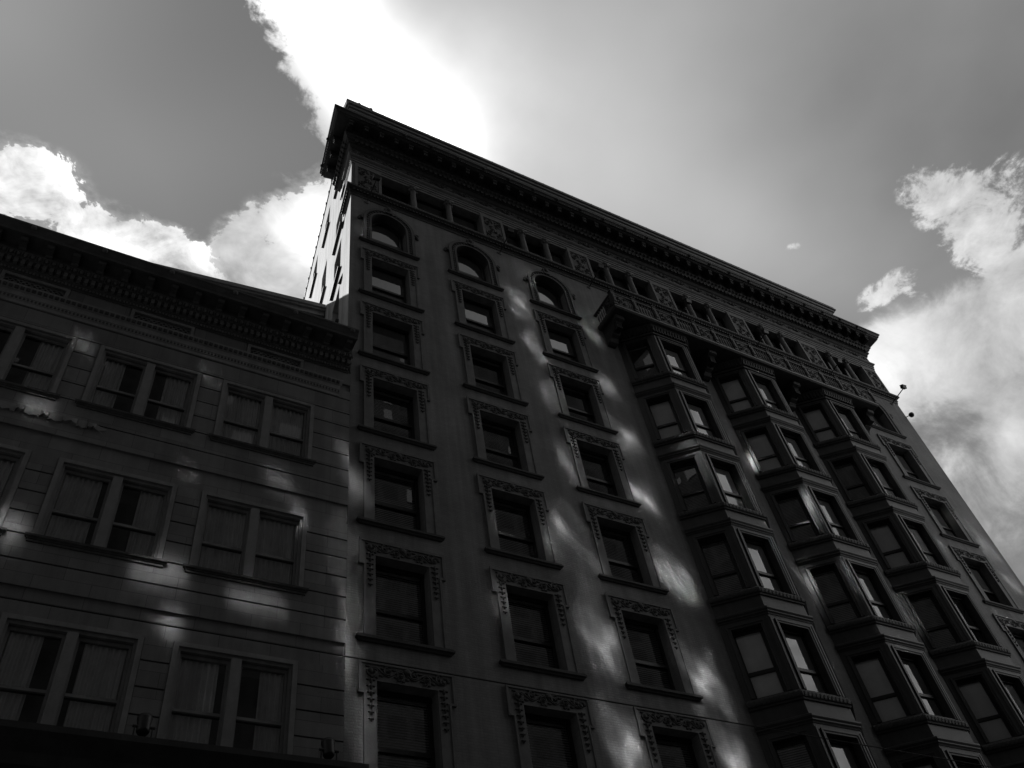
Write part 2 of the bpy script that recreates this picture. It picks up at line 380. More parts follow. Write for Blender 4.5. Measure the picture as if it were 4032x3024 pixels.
# parapet thickness of the high flank wall
mb.quad(side_pt(1.3, 48, .03), side_pt(40, 48, .03), side_pt(40, 48, .5), side_pt(1.3, 48, .5))
mb.quad(side_pt(1.3, 42, .03), side_pt(1.3, 48, .03), side_pt(1.3, 48, .5), side_pt(1.3, 42, .5))
mb.quad(side_pt(1.3, 42, .5), side_pt(1.3, 48, .5), side_pt(40, 48, .5), side_pt(40, 42, .5))
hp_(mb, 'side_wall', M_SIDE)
for a, b, c, d in SIDEW:
    mb = MB(); m2 = MB()
    f = lambda s, z, dd: Vector(side_pt(s, z, dd))
    for s0, s1, z0, z1 in ((a, a+.09, c, d), (b-.09, b, c, d), (a+.09, b-.09, c, c+.09), (a+.09, b-.09, d-.09, d), (a+.09, b-.09, (c+d)/2-.05, (c+d)/2+.05)):
        p, q = f(s0, z0, .28), f(s1, z0, .28); n = f(s0, z0, .36)-p
        mb.obox((p+q)/2+n/2+Vector((0, 0, (z1-z0)/2)), (q-p)/2, n/2, (0, 0, (z1-z0)/2))
    wo_ = hp_(mb, 'side_window', M_FRAME)
    m2.quad(f(a, c, .33), f(b, c, .33), f(b, d, .33), f(a, d, .33)); m2.quad(f(a, c, .7), f(b, c, .7), f(b, d, .7), f(a, d, .7))
    link('pane', m2.mesh('pane', M_TGLASS), wo_)
    m3 = MB(); p, q = f(a-.14, c-.12, -.1), f(b+.14, c-.12, -.1); n = f(a-.14, c-.12, .1)-p
    m3.obox((p+q)/2+n/2+Vector((0, 0, .06)), (q-p)/2, n/2, (0, 0, .06)); link('sill', m3.mesh('sill', M_SILL), wo_)
mb = MB()
p0, p1 = Vector(side_pt(1.3, 48, -.02)), Vector(side_pt(40, 48, -.02)); nn = Vector(side_pt(1.3, 48, .55))-p0
mb.obox((p0+p1)/2+nn/2+Vector((0, 0, .03)), (p1-p0)/2, nn/2, (0, 0, .03))
s = 1.8
while s < 30: mb.lathe(Vector(side_pt(s, 48.03, .05)), [(.11, 0), (.12, .07), (.08, .15), (.02, .19)], 8); s += .78
hp_(mb, 'side_coping', M_CORN)
mb = MB(); B = Vector(side_pt(40, 0, 0)); 
mb.add([(EE, Y0, GZ), (EE, B.y, GZ), (EE, B.y, 44), (EE, Y0, 42)], [(0, 1, 2, 3)]); mb.quad((EE, B.y, GZ), (B.x, B.y, GZ), (B.x, B.y, 48), (EE, B.y, 48))
hp_(mb, 'rear_wall', M_FACADE)
mb = MB(); mb.quad((W+.3, Y0, 41.9), (EE, Y0, 41.9), (EE, B.y, 41.9), (B.x+.3, B.y, 41.9)); hp_(mb, 'roof', M_ROOF)
mb = MB(); mb.quad((W+.2, Y0+1.9, GZ), (EE-.1, Y0+1.9, GZ), (EE-.1, Y0+1.9, 41.8), (W+.4, Y0+1.9, 41.8))       # back of the front rooms
for z in [AS-.8]+[S_-.7 for S_ in ROW]+[36.2]: mb.quad((W+.2, Y0+.5, z), (EE-.1, Y0+.5, z), (EE-.1, Y0+1.9, z), (W+.2, Y0+1.9, z))
hp_(mb, 'interior', M_INT)
# attic parapet above the cornice
mb = MB(); Z1, Z2 = 46.05, 46.32
mb.box(6.42, 40.3, 18.05, 18.45, 41.9, 45.1); mb.box(6.3, 40.5, 17.98, 18.5, 45.1, 45.35); mb.box(6.24, 40.7, 17.9, 18.55, 45.35, 45.6)
mb.box(6.2, 40.9, 17.82, 18.6, 45.6, 45.72); mb.box(6.16, 40.97, 17.98, 18.6, 45.72, Z1)
mb.box(6.14, 7.6, 17.96, 18.62, 45.7, Z2)
mb.box(6.17, 40.99, 17.93, 18.62, Z1, Z1+.035)
hp_(mb, 'parapet', M_PARAPET)
mb = MB(); x = 6.85
while x < 40.5:
    mb.lathe((x, 18.03, (Z2 if x < 7.6 else Z1+.035)), [(.085, 0), (.1, .045), (.07, .1), (.02, .13)], 8); x += .665
hp_(mb, 'parapet_studs', M_CORN)

# main cornice
pb = Vector(side_pt(2.42, 0)); pcor = (W, Y0)
PATH = [(pb.x, pb.y), pcor, (EE, Y0), (EE, Y0+2.2)]
mb = MB()
mb.sweep(PATH, [(0, 39.8), (.06, 39.8), (.06, 40.58), (.12, 40.62), (.2, 40.72), (.2, 40.76), (.26, 40.78), (.26, 40.98), (.34, 41.02), (.37, 41.10), (.47, 41.22), (.47, 41.26), (.44, 41.3), (.44, 41.74),
                (.93, 41.74), (.93, 41.79), (.96, 41.79), (.97, 41.86), (1.03, 41.90), (1.06, 41.98), (1.10, 42.06), (1.15, 42.10), (1.15, 42.2), (1.05, 42.22), (0, 42.25)])
corn = hp_(mb, 'cornice', M_CORN)
# repeated small ornament of the cornice: dentils, egg and dart, lion-mask studs
mb = MB()
def run(p, q, step, fn, inset=.1):
    p, q = Vector(p), Vector(q); L = (q-p).length; d = (q-p)/L; n = int((L-2*inset)/step); o = Vector((d.y, -d.x))
    for i in range(n+1):
        c = p+d*(inset+(L-2*inset-n*step)/2+i*step); fn(c, d, o)
def off(p, q, a):
    """segment end points pushed outward by a"""
    return None
segs = [((pb.x, pb.y), pcor), (pcor, (EE, Y0)), ((EE, Y0), (EE, Y0+2.2))]
def v3(c, o, q, z): return Vector((c.x+o.x*q, c.y+o.y*q, z))
def D3(v): return Vector((v.x, v.y, 0))
for p, q in segs:
    run(p, q, .262, lambda c, d, o: mb.obox(v3(c, o, .31, 40.875), D3(d)*.075, D3(o)*.06, (0, 0, .09)), .0)
    run(p, q, .255, lambda c, d, o: mb.lathe(v3(c, o, .43, 41.16)+Vector((0, 0, -.07)), [(.02, 0), (.06, .03), (.07, .08), (.05, .14)], 7), .0)
    run(p, q, .14, lambda c, d, o: mb.obox(v3(c, o, 1.03, 41.93), D3(d)*.035, D3(o)*.035, (0, 0, .07)), -.9 if False else .0)
    run(p, q, 1.48, lambda c, d, o: mb.lathe(v3(c, o, 1.1, 42.02), [(.02, -.02), (.09, 0), (.08, .06), (.03, .1)], 8, D3(o)), .3)
link('dentil_course', mb.mesh('dentil_course', M_CORN), corn)['kind'] = 'stuff'
# scrolled frieze relief
def spiral(mb, x, z, y, r, turns, start, sgn, rad, n=16):
    pts = []; rs = []
    for i in range(n+1):
        t = i/n; a = start+sgn*turns*2*math.pi*t; rr = r*(1-.82*t)
        pts.append((x+rr*math.cos(a), y-.012-.012*t, z+rr*math.sin(a))); rs.append(rad*(1-.45*t))
    mb.tube(pts, rs, 5)
def rinceau(mb, x0, x1, z, h, y, pitch, rad):
    n = max(2, round((x1-x0)/pitch)); p = (x1-x0)/n
    pts = []
    for i in range(n*8+1):
        t = i/8; pts.append((x0+p*t, y-.01, z+math.sin(t*math.pi)*h*.28))
    mb.tube(pts, rad*.8, 5)
    for i in range(n):
        cx = x0+p*(i+.5); up = 1 if i % 2 else -1
        spiral(mb, cx, z+up*h*.08, y, h*.36, 1.35, math.pi*.5*up, up, rad)
        mb.dome((cx, y, z+up*h*.08), h*.12, rad*2.2, h*.12)
        for k in range(4):
            a = math.pi*(.15+.24*k)*up+(0 if up > 0 else 0)
            mb.dome((cx+math.cos(a)*h*.47, y, z+up*h*.08+math.sin(a)*h*.42), h*.13, rad*1.5, h*.09, 6, 2)
        mb.dome((x0+p*i, y, z-up*h*.3), h*.2, rad*1.4, h*.1, 6, 2)
mb = MB(); rinceau(mb, W+.1, EE-.1, 40.2, .62, Y0-.06, .62, .035)
link('frieze_relief', mb.mesh('frieze_relief', M_CORN), corn)
# brackets under the soffit, one object each
mb = MB()
for z0, z1, q0, q1 in ((41.60, 41.735, .442, .9), (41.46, 41.60, .442, .78), (41.33, 41.46, .442, .64)): mb.box(-.12, .12, -q1, -q0, z0, z1)
mb.lathe((-.13, -.83, 41.62), [(.085, 0), (.085, .26)], 10, (1, 0, 0)); mb.lathe((-.125, -.6, 41.4), [(.07, 0), (.07, .25)], 10, (1, 0, 0))
for k in range(3): mb.box(-.09+k*.07, -.05+k*.07, -.86, -.5, 41.31+.0*k, 41.62)
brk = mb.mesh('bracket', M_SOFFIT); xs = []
x = 6.13
while x < 41.3: xs.append(x); x += .785
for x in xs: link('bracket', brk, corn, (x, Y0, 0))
rz = math.atan2(-SD.x, SD.y)
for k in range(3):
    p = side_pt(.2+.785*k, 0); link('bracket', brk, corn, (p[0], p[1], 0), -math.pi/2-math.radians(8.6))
# architrave under the frieze
ap = Vector(side_pt(1.3, 0)); APATH = [(ap.x, ap.y), pcor, (EE, Y0), (EE, Y0+1.3)]
mb = MB(); mb.sweep(APATH, [(0, 39.16), (.03, 39.16), (.03, 39.3), (.015, 39.31), (.06, 39.33), (.06, 39.47), (.05, 39.48), (.09, 39.5), (.09, 39.63), (.15, 39.68), (.19, 39.74), (.19, 39.8), (0, 39.798)])
hp_(mb, 'architrave', M_TRIM)
# string course below the frieze storey
mb = MB(); mb.sweep(APATH, [(0, 36.06), (.03, 36.06), (.05, 36.2), (.09, 36.24), (.09, 36.42), (.17, 36.47), (.21, 36.5), (.24, 36.52), (.24, 36.66), (0, 36.7)])
for p, q in (((ap.x, ap.y), pcor), (pcor, (EE, Y0))):
    run(p, q, .16, lambda c, d, o: mb.obox(v3(c, o, .13, 36.37), D3(d)*.045, D3(o)*.04, (0, 0, .055)), .05)
x = W
while x < EE: mb.dome((x, Y0-.24, 36.59), .05, .015, .045, 6, 2); x += .13
hp_(mb, 'string_course', M_CORN)
# panels, columns and windows of the frieze storey
for i, (a, b) in enumerate(PAN):
    a, b = max(a, W+.05), min(b, EE-.03)
    mb = MB(); m = .14
    mb.box(a, a+m, Y0-.05, Y0, 36.72, 39.15); mb.box(b-m, b, Y0-.05, Y0, 36.72, 39.15); mb.box(a+m, b-m, Y0-.05, Y0, 38.9, 39.15)
    mb.box(a+m, b-m, Y0-.05, Y0, 36.72, 36.85)
    pn = hp_(mb, 'frieze_panel', M_TRIM)
    m2 = MB(); m2.box(a+m, b-m, Y0-.012, Y0-.002, 36.85, 38.9); cx, cz = (a+b)/2, 37.95
    for sx in (-1, 1):
        for sz in (-1, 1):
            spiral(m2, cx+sx*.26, cz+sz*.5, Y0-.012, .2, 1.3, math.pi*(.5 if sz < 0 else 1.5), sx*sz, .04)
            spiral(m2, cx+sx*.14, cz+sz*.2, Y0-.012, .12, 1.1, math.pi*(.5 if sz < 0 else 1.5), -sx*sz, .035)
            for k in range(5): m2.dome((cx+sx*(.1+.08*k), Y0-.012, cz+sz*(.85-.1*(k % 3))), .07, .05, .05, 6, 2)
    m2.dome((cx, Y0-.012, cz), .16, .08, .16); m2.dome((cx, Y0-.012, cz+.75), .1, .06, .18); m2.dome((cx, Y0-.012, cz-.75), .1, .06, .18)
    link('relief', m2.mesh('relief', M_TERRA), pn)
mb = MB(); mb.box(-.2, .2, -.2, .2, 0, .1); mb.lathe((0, 0, .1), [(.19, 0), (.2, .05), (.16, .1), (.15, .14), (.145, .9), (.135, 1.75), (.15, 1.78), (.135, 1.8)], 16)
mb.lathe((0, 0, 1.88), [(.14, 0), (.19, .16), (.23, .24)], 12); mb.box(-.23, .23, -.23, .23, 2.12, 2.27)
for k in range(8):
    a = k*math.pi/4; mb.obox((math.cos(a)*.19, math.sin(a)*.19, 2.03), (.04, 0, 0), (0, .04, 0), (0, 0, .07))
colm = mb.mesh('column', M_TRIM, True)
def sash(mb, x0, x1, z0, z1, y, rails=(.5,), fw=.085, t=.07):
    mb.box(x0, x0+fw, y, y+t, z0, z1); mb.box(x1-fw, x1, y, y+t, z0, z1)
    mb.box(x0+fw, x1-fw, y+.002, y+t-.002, z0, z0+fw*1.3); mb.box(x0+fw, x1-fw, y+.002, y+t-.002, z1-fw, z1)
    for r in rails:
        z = z0+(z1-z0)*r; mb.box(x0+fw, x1-fw, y-.03, y+t-.003, z-.055, z+.055)
for i in range(6):
    a, b = PAN[i][1], PAN[i+1][0]
    edges = [a]+list(COLS[i])+[b]
    for c in COLS[i]: hl_('column', colm, (c, Y0+.1, 36.85-.05))
    for j in range(3):
        x0, x1 = edges[j]+(.0 if j == 0 else .0), edges[j+1]
        mb = MB(); sash(mb, x0, x1, FZ0, FZ1, Y0+.42, (.5,), .12)
        if j < 2: mb.box(x1-.13, x1+.13, Y0+.3, Y0+.415, FZ0, FZ1)
        f = hp_(mb, 'frieze_window', M_FRAME)
        m2 = MB(); m2.quad((x0+.1, Y0+.46, FZ0), (x1-.1, Y0+.46, FZ0), (x1-.1, Y0+.46, FZ1), (x0+.1, Y0+.46, FZ1)); link('pane', m2.mesh('pane', M_GLASS), f)
        m3 = MB(); h = FZ0+(1.1 if (i*3+j) % 4 else .45)
        m3.quad((x0+.1, Y0+.53, FZ0), (x1-.1, Y0+.53, FZ0), (x1-.1, Y0+.53, h+.9), (x0+.1, Y0+.53, h+.9)); link('shade', m3.mesh('shade', M_SHADE), f)

# ---------------- standard window, arched window
def blind_mesh(x0, x1, z0, z1, y, step=.07, lift=0.):
    mb = MB(); z = z0+lift
    while z < z1-.02:
        mb.add([(x0, y, z), (x1, y, z), (x1, y+.035, z+.05), (x0, y+.035, z+.05)], [(0, 1, 2, 3)]); z += step
    mb.box(x0, x1, y-.01, y+.05, z1-.05, z1)
    mb.box(x0, x1, y, y+.03, z0+lift-.03, z0+lift)
    return mb
def shade_mesh(x0, x1, z0, z1, y):
    mb = MB(); mb.quad((x0, y, z0), (x1, y, z0), (x1, y, z1), (x0, y, z1)); mb.box(x0, x1, y-.012, y+.012, z0-.03, z0); return mb
def curtain_mesh(x0, x1, z0, z1, y, amp=.03, wave=.16, seed=0):
    rnd = random.Random(seed); mb = MB(); n = int((x1-x0)/.02); ph = rnd.random()*6
    pts = []
    for i in range(n+1):
        x = x0+(x1-x0)*i/n; pts.append((x, y+amp*math.sin(x/wave*6.283+ph+.8*math.sin(x*5+ph))))
    for (xa, ya), (xb, yb) in zip(pts[:-1], pts[1:]): mb.quad((xa, ya, z0), (xb, yb, z0), (xb, yb, z1), (xa, ya, z1))
    return mb
OB, OT, OH = .18, 2.75, .81                                         # opening bottom, top, half width
mb = MB()
# surround: shouldered architrave slab with two steps
mb.box(-1.275, 1.275, -.05, 0, 2.8, 3.25); mb.box(-1.275, -OH, -.05, 0, 2.44, 2.8); mb.box(OH, 1.275, -.05, 0, 2.44, 2.8); mb.box(-OH, OH, -.05, 0, OT, 2.8)
mb.box(-1.14, -OH, -.05, 0, .13, 2.44); mb.box(OH, 1.14, -.05, 0, .13, 2.44)
mb.box(-1.29, 1.29, -.085, -.05, 3.18, 3.27)
for sx in (-1, 1):
    mb.box(min(sx*1.295, sx*1.22), max(sx*1.295, sx*1.22), -.08, -.05, 2.42, 3.18); mb.box(min(sx*1.155, sx*1.1), max(sx*1.155, sx*1.1), -.075, -.05, .13, 2.42)
    mb.box(min(sx*1.3, sx*1.14), max(sx*1.3, sx*1.14), -.075, -.001, 2.38, 2.44)
sur_m = mb.mesh('surround', M_TRIM)
mb = MB(); rinceau(mb, -1.05, 1.05, 3.0, .36, -.05, .34, .026)
for sx in (-1, 1):
    spiral(mb, sx*.98, 2.98, -.05, .14, 1.2, 0, sx, .035); mb.dome((sx*.98, -.05, 2.98), .07, .07, .08)
mb.dome((0, -.05, 3.1), .12, .07, .1)
orn_m = mb.mesh('scroll_relief', M_TERRA)
drop_m = []
for sx in (-1, 1):
    mb = MB()
    for k in range(7):
        z = 2.72-.17*k; r = .085-.006*k
        mb.dome((sx*.97, -.05, z), r*.45, .06, r); mb.dome((sx*.97-r*.9, -.05, z+.03), r*.6, .035, r*.35); mb.dome((sx*.97+r*.9, -.05, z+.03), r*.6, .035, r*.35)
    drop_m.append(mb.mesh('bellflower_drop', M_SILL))
mb = MB(); mb.sweep([(-1.235, .3), (-1.235, 0), (1.235, 0), (1.235, .3)], [(-.3, -.04), (.06, -.04), (.08, 0), (.13, .03), (.13, .09), (.1, .1), (.1, .135), (-.3, .16)])
sill_m = mb.mesh('sill', M_SILL)
mb = MB(); sash(mb, -OH, OH, OB, OT, .34, (.405,), .1); mb.box(-OH, OH, .3, .34, OT-.14, OT); fr_m = mb.mesh('window', M_FRAME)
mb = MB(); mb.quad((-.72, .385, OB), (.72, .385, OB), (.72, .385, OT), (-.72, .385, OT)); pane_m = mb.mesh('pane', M_GLASS)
BL = [blind_mesh(-.72, .72, OB+.05, OT-.1, .41).mesh('blind', M_BLIND), blind_mesh(-.72, .72, OB+.05, OT-.1, .41, .07, .5).mesh('blind', M_BLIND),
      shade_mesh(-.72, .72, OB+.12, OT-.1, .42).mesh('blind', M_SHADE), shade_mesh(-.72, .72, OB+1.25, OT-.1, .42).mesh('blind', M_SHADE), blind_mesh(-.72, .72, OB+.25, OT-.1, .41, .075).mesh('blind', M_BLIND)]
BPICK = [[2, 2, 0, 0, 0, 0, 0], [2, 0, 0, 0, 4, 1, 0], [2, 4, 0, 0, 0, 0, 0], [2, 2, 3, 3, 2, 2, 2]]
for i, cx in enumerate(CX):
    for k, S_ in enumerate(ROW):
        if i == 3 and k > 4: continue
        wn = hl_('window', fr_m, (cx, Y0, S_))
        link('surround', sur_m, wn); link('scroll_relief', orn_m, wn); link('bellflower_drop', drop_m[0], wn); link('bellflower_drop', drop_m[1], wn); link('sill', sill_m, wn); link('pane', pane_m, wn); link('blind', BL[BPICK[i][k]], wn)
# arched
AZS = 1.94                                                          # springing above the sill line
def arc(r, n=24, a0=0, a1=math.pi): return [(r*math.cos(a0+(a1-a0)*i/n), AZS+r*math.sin(a0+(a1-a0)*i/n)) for i in range(n+1)]
def ring(mb, r0, r1, y0, y1, zb):
    o = [(r1, zb)]+arc(r1)+[(-r1, zb)]; q = [(r0, zb)]+arc(r0)+[(-r0, zb)]
    for a, b, c, d in zip(o[:-1], o[1:], q[:-1], q[1:]):
        mb.quad((a[0], y0, a[1]), (c[0], y0, c[1]), (d[0], y0, d[1]), (b[0], y0, b[1]))
        mb.quad((a[0], y0, a[1]), (b[0], y0, b[1]), (b[0], y1, b[1]), (a[0], y1, a[1])); mb.quad((c[0], y0, c[1]), (c[0], y1, c[1]), (d[0], y1, d[1]), (d[0], y0, d[1]))
mb = MB(); ring(mb, OH, 1.17, -.06, .0, .13); ring(mb, 1.05, 1.19, -.11, -.06, .13); ring(mb, OH-.002, .9, -.09, -.06, .13)
ring(mb, OH-.003, 1.16, .001, .36, 1.9)
mb2 = MB()
for sx in (-1, 1):
    mb2.dome((sx*1.28, 0, 1.86), .13, .12, .14); mb2.dome((sx*1.36, 0, 1.76), .08, .1, .12); spiral(mb2, sx*1.27, 1.86, -.08, .11, 1.2, 0, sx, .03)
    for k in range(9): mb2.dome((sx*.98, -.06, .3+.19*k), .06, .04, .07, 6, 2)
for k in range(17):
    a = math.pi*(k+.5)/17; mb2.dome((.98*math.cos(a), -.06, AZS+.98*math.sin(a)), .065, .045, .065, 6, 2)
mb2.obox((0, -.06, AZS+1.2), (.17, 0, 0), (0, .08, 0), (0, 0, .2)); mb2.dome((0, -.14, AZS+1.3), .12, .08, .14); mb2.obox((0, -.04, AZS+1.43), (.09, 0, 0), (0, .05, 0), (0, 0, .1))
mb2.obox((.17, -.05, AZS+1.08), (.1, 0, -.04), (0, .06, 0), (.03, 0, .1)); mb2.obox((-.17, -.05, AZS+1.08), (.1, 0, .04), (0, .06, 0), (-.03, 0, .1))
asur = mb.mesh('surround', M_TERRA); aorn = mb2.mesh('ornament', M_TERRA)
mb = MB(); ring(mb, .7, OH-.005, .34, .42, OB); mb.box(-OH, OH, .33, .42, OB, OB+.12); mb.box(-.7, .7, .31, .42, .92, 1.05); afr = mb.mesh('arched_window', M_FRAME)
def fan(y, r): 
    m = MB(); p = [(r, OB)]+arc(r)+[(-r, OB)]; m.add([(a, y, b) for a, b in p], [tuple(range(len(p)))]); return m
apane = fan(.385, .74).mesh('pane', M_GLASS); ash = fan(.5, .73).mesh('blind', M_SHADE)
for cx in CX:
    wn = hl_('arched_window', afr, (cx, Y0, AS)); link('surround', asur, wn); link('ornament', aorn, wn); link('sill', sill_m, wn); link('pane', apane, wn); link('blind', ash, wn)

# ---------------- bay windows
PL = [(-2.335, 0), (-1.02, -1.22), (1.02, -1.22), (2.335, 0)]       # outer plan of the sill rolls
PB = [(-2.22, 0), (-.97, -1.12), (.97, -1.12), (2.22, 0)]           # plan of the body
FACES = []
for a, b in zip(PB[:-1], PB[1:]):
    a, b = Vector(a), Vector(b); d = (b-a).normalized(); FACES.append((a, b, d, Vector((d.y, -d.x)), (b-a).length))
HB, HT = .27, 2.72
mb = MB(); half = [.5, .645, .5]
for (a, b, d, n, L), h in zip(FACES, half):
    f = lambda s, z, dd: (a.x+d.x*s-n.x*dd, a.y+d.y*s-n.y*dd, z)
    holed(mb, 0, L, -.86, 3.0, [(L/2-h, L/2+h, HB, HT)], f, .3)
    def bx(s0, s1, z0, z1, q0, q1): mb.obox(Vector(f((s0+s1)/2, (z0+z1)/2, -(q0+q1)/2)), D3(d)*(s1-s0)/2, D3(n)*(q1-q0)/2, (0, 0, (z1-z0)/2))
    m = .13
    for q, w0, w1 in ((.03, 0, m), (.055, .07, m)):
        bx(L/2-h-w1, L/2-h-w0, HB, HT+w1, .0, q); bx(L/2+h+w0, L/2+h+w1, HB, HT+w1, .0, q); bx(L/2-h-w0, L/2+h+w0, HT+w0, HT+w1, .0, q)
    bx(.02, .09, .25, 2.9, 0, .02); bx(L-.09, L-.02, .25, 2.9, 0, .02)
bay_m = mb.mesh('bay_window', M_BAY)
mb = MB(); mb.sweep(PB, [(0, -.1), (.05, -.1), (.06, -.04), (.1, -.02), (.115, .05), (.11, .13), (.07, .2), (.02, .24), (0, .245)])
for (a, b, d, n, L) in FACES:
    k = int(L/.15)
    for i in range(k):
        c = a+d*(L*(i+.5)/k); mb.obox((c.x+n.x*.1, c.y+n.y*.1, .07), D3(d)*.05+Vector((0, 0, .025)), D3(n)*.028, (0, 0, .065)); mb.obox((c.x+n.x*.115, c.y+n.y*.115, .08), D3(d)*.02, D3(n)*.02, (0, 0, .03))
roll_m = mb.mesh('sill_moulding', M_TERRA)
mb = MB(); mb.sweep(PB, [(0, -.86), (.02, -.86), (.035, -.82), (.08, -.78), (.08, -.74), (.1, -.72), (.125, -.68), (.125, -.62), (.1, -.6), (0, -.58)])
bcor_m = mb.mesh('floor_cornice', M_BAY)
bsub = []
for (a, b, d, n, L), h in zip(FACES, half):
    mb = MB(); sash(mb, -h, h, HB, HT, .26, (.38,), .085); mb.box(-h, h, .22, .26, HT-.12, HT)
    m2 = MB(); m2.quad((-h+.07, .3, HB), (h-.07, .3, HB), (h-.07, .3, HT), (-h+.07, .3, HT))
    opts = [blind_mesh(-h+.06, h-.06, HB+.08, HT-.08, .33), shade_mesh(-h+.06, h-.06, HB+.08, HT-.08, .33), shade_mesh(-h+.06, h-.06, HB+1.1, HT-.08, .33), blind_mesh(-h+.06, h-.06, HB+.4, HT-.08, .33, .07)]
    bsub.append((mb.mesh('window_frame', M_FRAME), m2.mesh('pane', M_GLASS), [o.mesh('blind', M_BLIND if j in (0, 3) else M_SHADEB) for j, o in enumerate(opts)], (a+b)/2, math.atan2(d.y, d.x)))
BP = {(0, 0): (0, 1, 1), (0, 1): (1, 1, 1), (0, 2): (0, 1, 1), (0, 3): (0, 1, 1), (0, 4): (1, 1, 1), (0, 5): (0, 1, 1), (1, 0): (1, 1, 1), (1, 1): (1, 1, 1), (1, 2): (0, 1, 0), (1, 3): (0, 1, 1), (1, 4): (1, 1, 1), (1, 5): (1, 1, 1),
      (2, 0): (1, 1, 1), (2, 1): (0, 1, 1), (2, 2): (1, 1, 1), (2, 3): (0, 0, 1), (2, 4): (1, 1, 1), (2, 5): (1, 1, 1)}
for i, bx0 in enumerate(BX):
    for k in range(6):
        o = hl_('bay_window', bay_m, (bx0+2.335, Y0, ROW[k]))
        link('sill_moulding', roll_m, o); link('floor_cornice', bcor_m, o)
        for j, (fm, pm, bl, c, r) in enumerate(bsub):
            for nm, me in (('window_frame', fm), ('pane', pm), ('blind', bl[BP[(i, k)][j]])): link(nm, me, o, (c.x, c.y, 0), r)
    # carved crown of each bay, flaring out to the balcony soffit
    mb = MB(); mb.sweep(PB, [(0, 31.5), (.07, 31.5), (.09, 31.56), (.03, 31.6), (.04, 31.75), (.1, 31.95), (.19, 32.05), (.19, 32.105), (0, 32.105)])
    for (a, b, d, n, L) in FACES:
        kk = int(L/.16)
        for q in range(kk):
            c = a+d*(L*(q+.5)/kk); mb.obox((c.x+n.x*.08, c.y+n.y*.08, 31.82), D3(d)*.045, D3(n)*.045+Vector((0, 0, .03)), D3(n)*.05+Vector((0, 0, .16)))
            mb.obox((c.x+n.x*.1, c.y+n.y*.1, 31.7), D3(d)*.03, D3(n)*.04, (0, 0, .05))
    hp_(mb, 'bay_crown', M_CORN, (bx0+2.335, Y0, 0))
    mb = MB(); mb.add([(x, y, -1) for x, y in PB]+[(0, 0, -2.6)], [(0, 1, 2, 3), (0, 4, 1), (1, 4, 2), (2, 4, 3)])
    hp_(mb, 'bay_corbel', M_BAY, (bx0+2.335, Y0, ROW[5]))

# ---------------- long balcony
BXL, BXR, BD = 18.66, 35.44, 1.5
BPATH = [(BXL, Y0), (BXL, Y0-BD), (BXR, Y0-BD), (BXR, Y0)]
mb = MB(); mb.box(BXL+.1, BXR-.1, Y0-BD+.1, Y0, 32.13, 32.27)
mb.sweep(BPATH, [(-.2, 32.11), (-.06, 32.11), (-.02, 32.16), (0, 32.18), (0, 32.29), (-.05, 32.33), (-.2, 32.33)])
balc = hp_(mb, 'balcony', M_BAY)
mb = MB(); mb.sweep(BPATH, [(-.14, 33.2), (-.02, 33.2), (0, 33.24), (0, 33.3), (-.02, 33.32), (-.14, 33.32)]); mb.sweep(BPATH, [(-.12, 32.332), (-.04, 32.332), (-.04, 32.4), (-.12, 32.4)])
link('rail', mb.mesh('rail', M_CORN), balc, hotel_off*0)
mb = MB()                                                           # turned baluster, curved like a plant stem
mb.lathe((0, 0, 32.4), [(.035, 0), (.05, .06), (.03, .12), (.05, .3), (.06, .4), (.035, .55), (.025, .66), (.045, .74), (.035, .8)], 8)
bal_m = mb.mesh('baluster', M_TRIM, True)
mb = MB(); mb.box(-.1, .1, -.1, .1, 32.33, 33.36); mb.box(-.12, .12, -.12, .12, 33.36, 33.42); mb.box(-.06, .06, -.13, -.1, 32.5, 33.1)
post_m = mb.mesh('post', M_CORN)
mb = MB(); mb.box(-.3, .3, -.03, .03, 32.4, 33.2)
for sx in (-1, 1):
    for sz in (-1, 1): spiral(mb, sx*.15, 32.8+sz*.17, -.03, .12, 1.3, 0, sx*sz, .03)
mb.dome((0, -.03, 32.8), .1, .07, .12); cart_m = mb.mesh('cartouche', M_TERRA)
yb = Y0-BD+.08; npost = 15; pitch = (BXR-BXL-.2)/(npost-1); nb = 0
for i in range(npost):
    x = BXL+.1+pitch*i; link('post', post_m, balc, (x, yb, 0))
    if i == npost-1: break
    if i in (0, npost-2):
        link('cartouche', cart_m, balc, (x+.42, yb-.02, 0)); rng = [.78, .9, 1.02] if i == 0 else [.8, .92, 1.04]
    elif i % 2 == 0:
        link('cartouche', cart_m, balc, (x+pitch/2, yb-.02, 0)); rng = [.2, pitch-.2]
    else: rng = [pitch*(j+1)/7 for j in range(6)]
    for q in rng: link('baluster', bal_m, balc, (x+q, yb, 0)); nb += 1
for x in (BXL+.08, BXR-.08):
    for y in (.35, .5, .65, .8): link('baluster', bal_m, balc, (x, Y0-y+.15, 0))
    link('cartouche', cart_m, balc, (x, Y0-1.05, 0), math.pi/2 if x > 20 else -math.pi/2)
mb = MB()                                                           # scrolled console under the balcony
prof = [(0, 32.11), (-1.12, 32.11), (-1.16, 31.98), (-1.12, 31.86), (-.98, 31.82), (-.86, 31.72), (-.74, 31.5), (-.56, 31.3), (-.4, 31.22), (-.26, 31.05), (-.12, 30.98), (0, 31.0)]
o = len(mb.v)
for x in (-.2, .2): mb.v += [(x, y, z) for y, z in prof]
n = len(prof); mb.f.append(tuple(range(n))); mb.f.append(tuple(n+i for i in reversed(range(n))))
for i in range(n): j = (i+1) % n; mb.f.append((i, i+n, j+n, j))
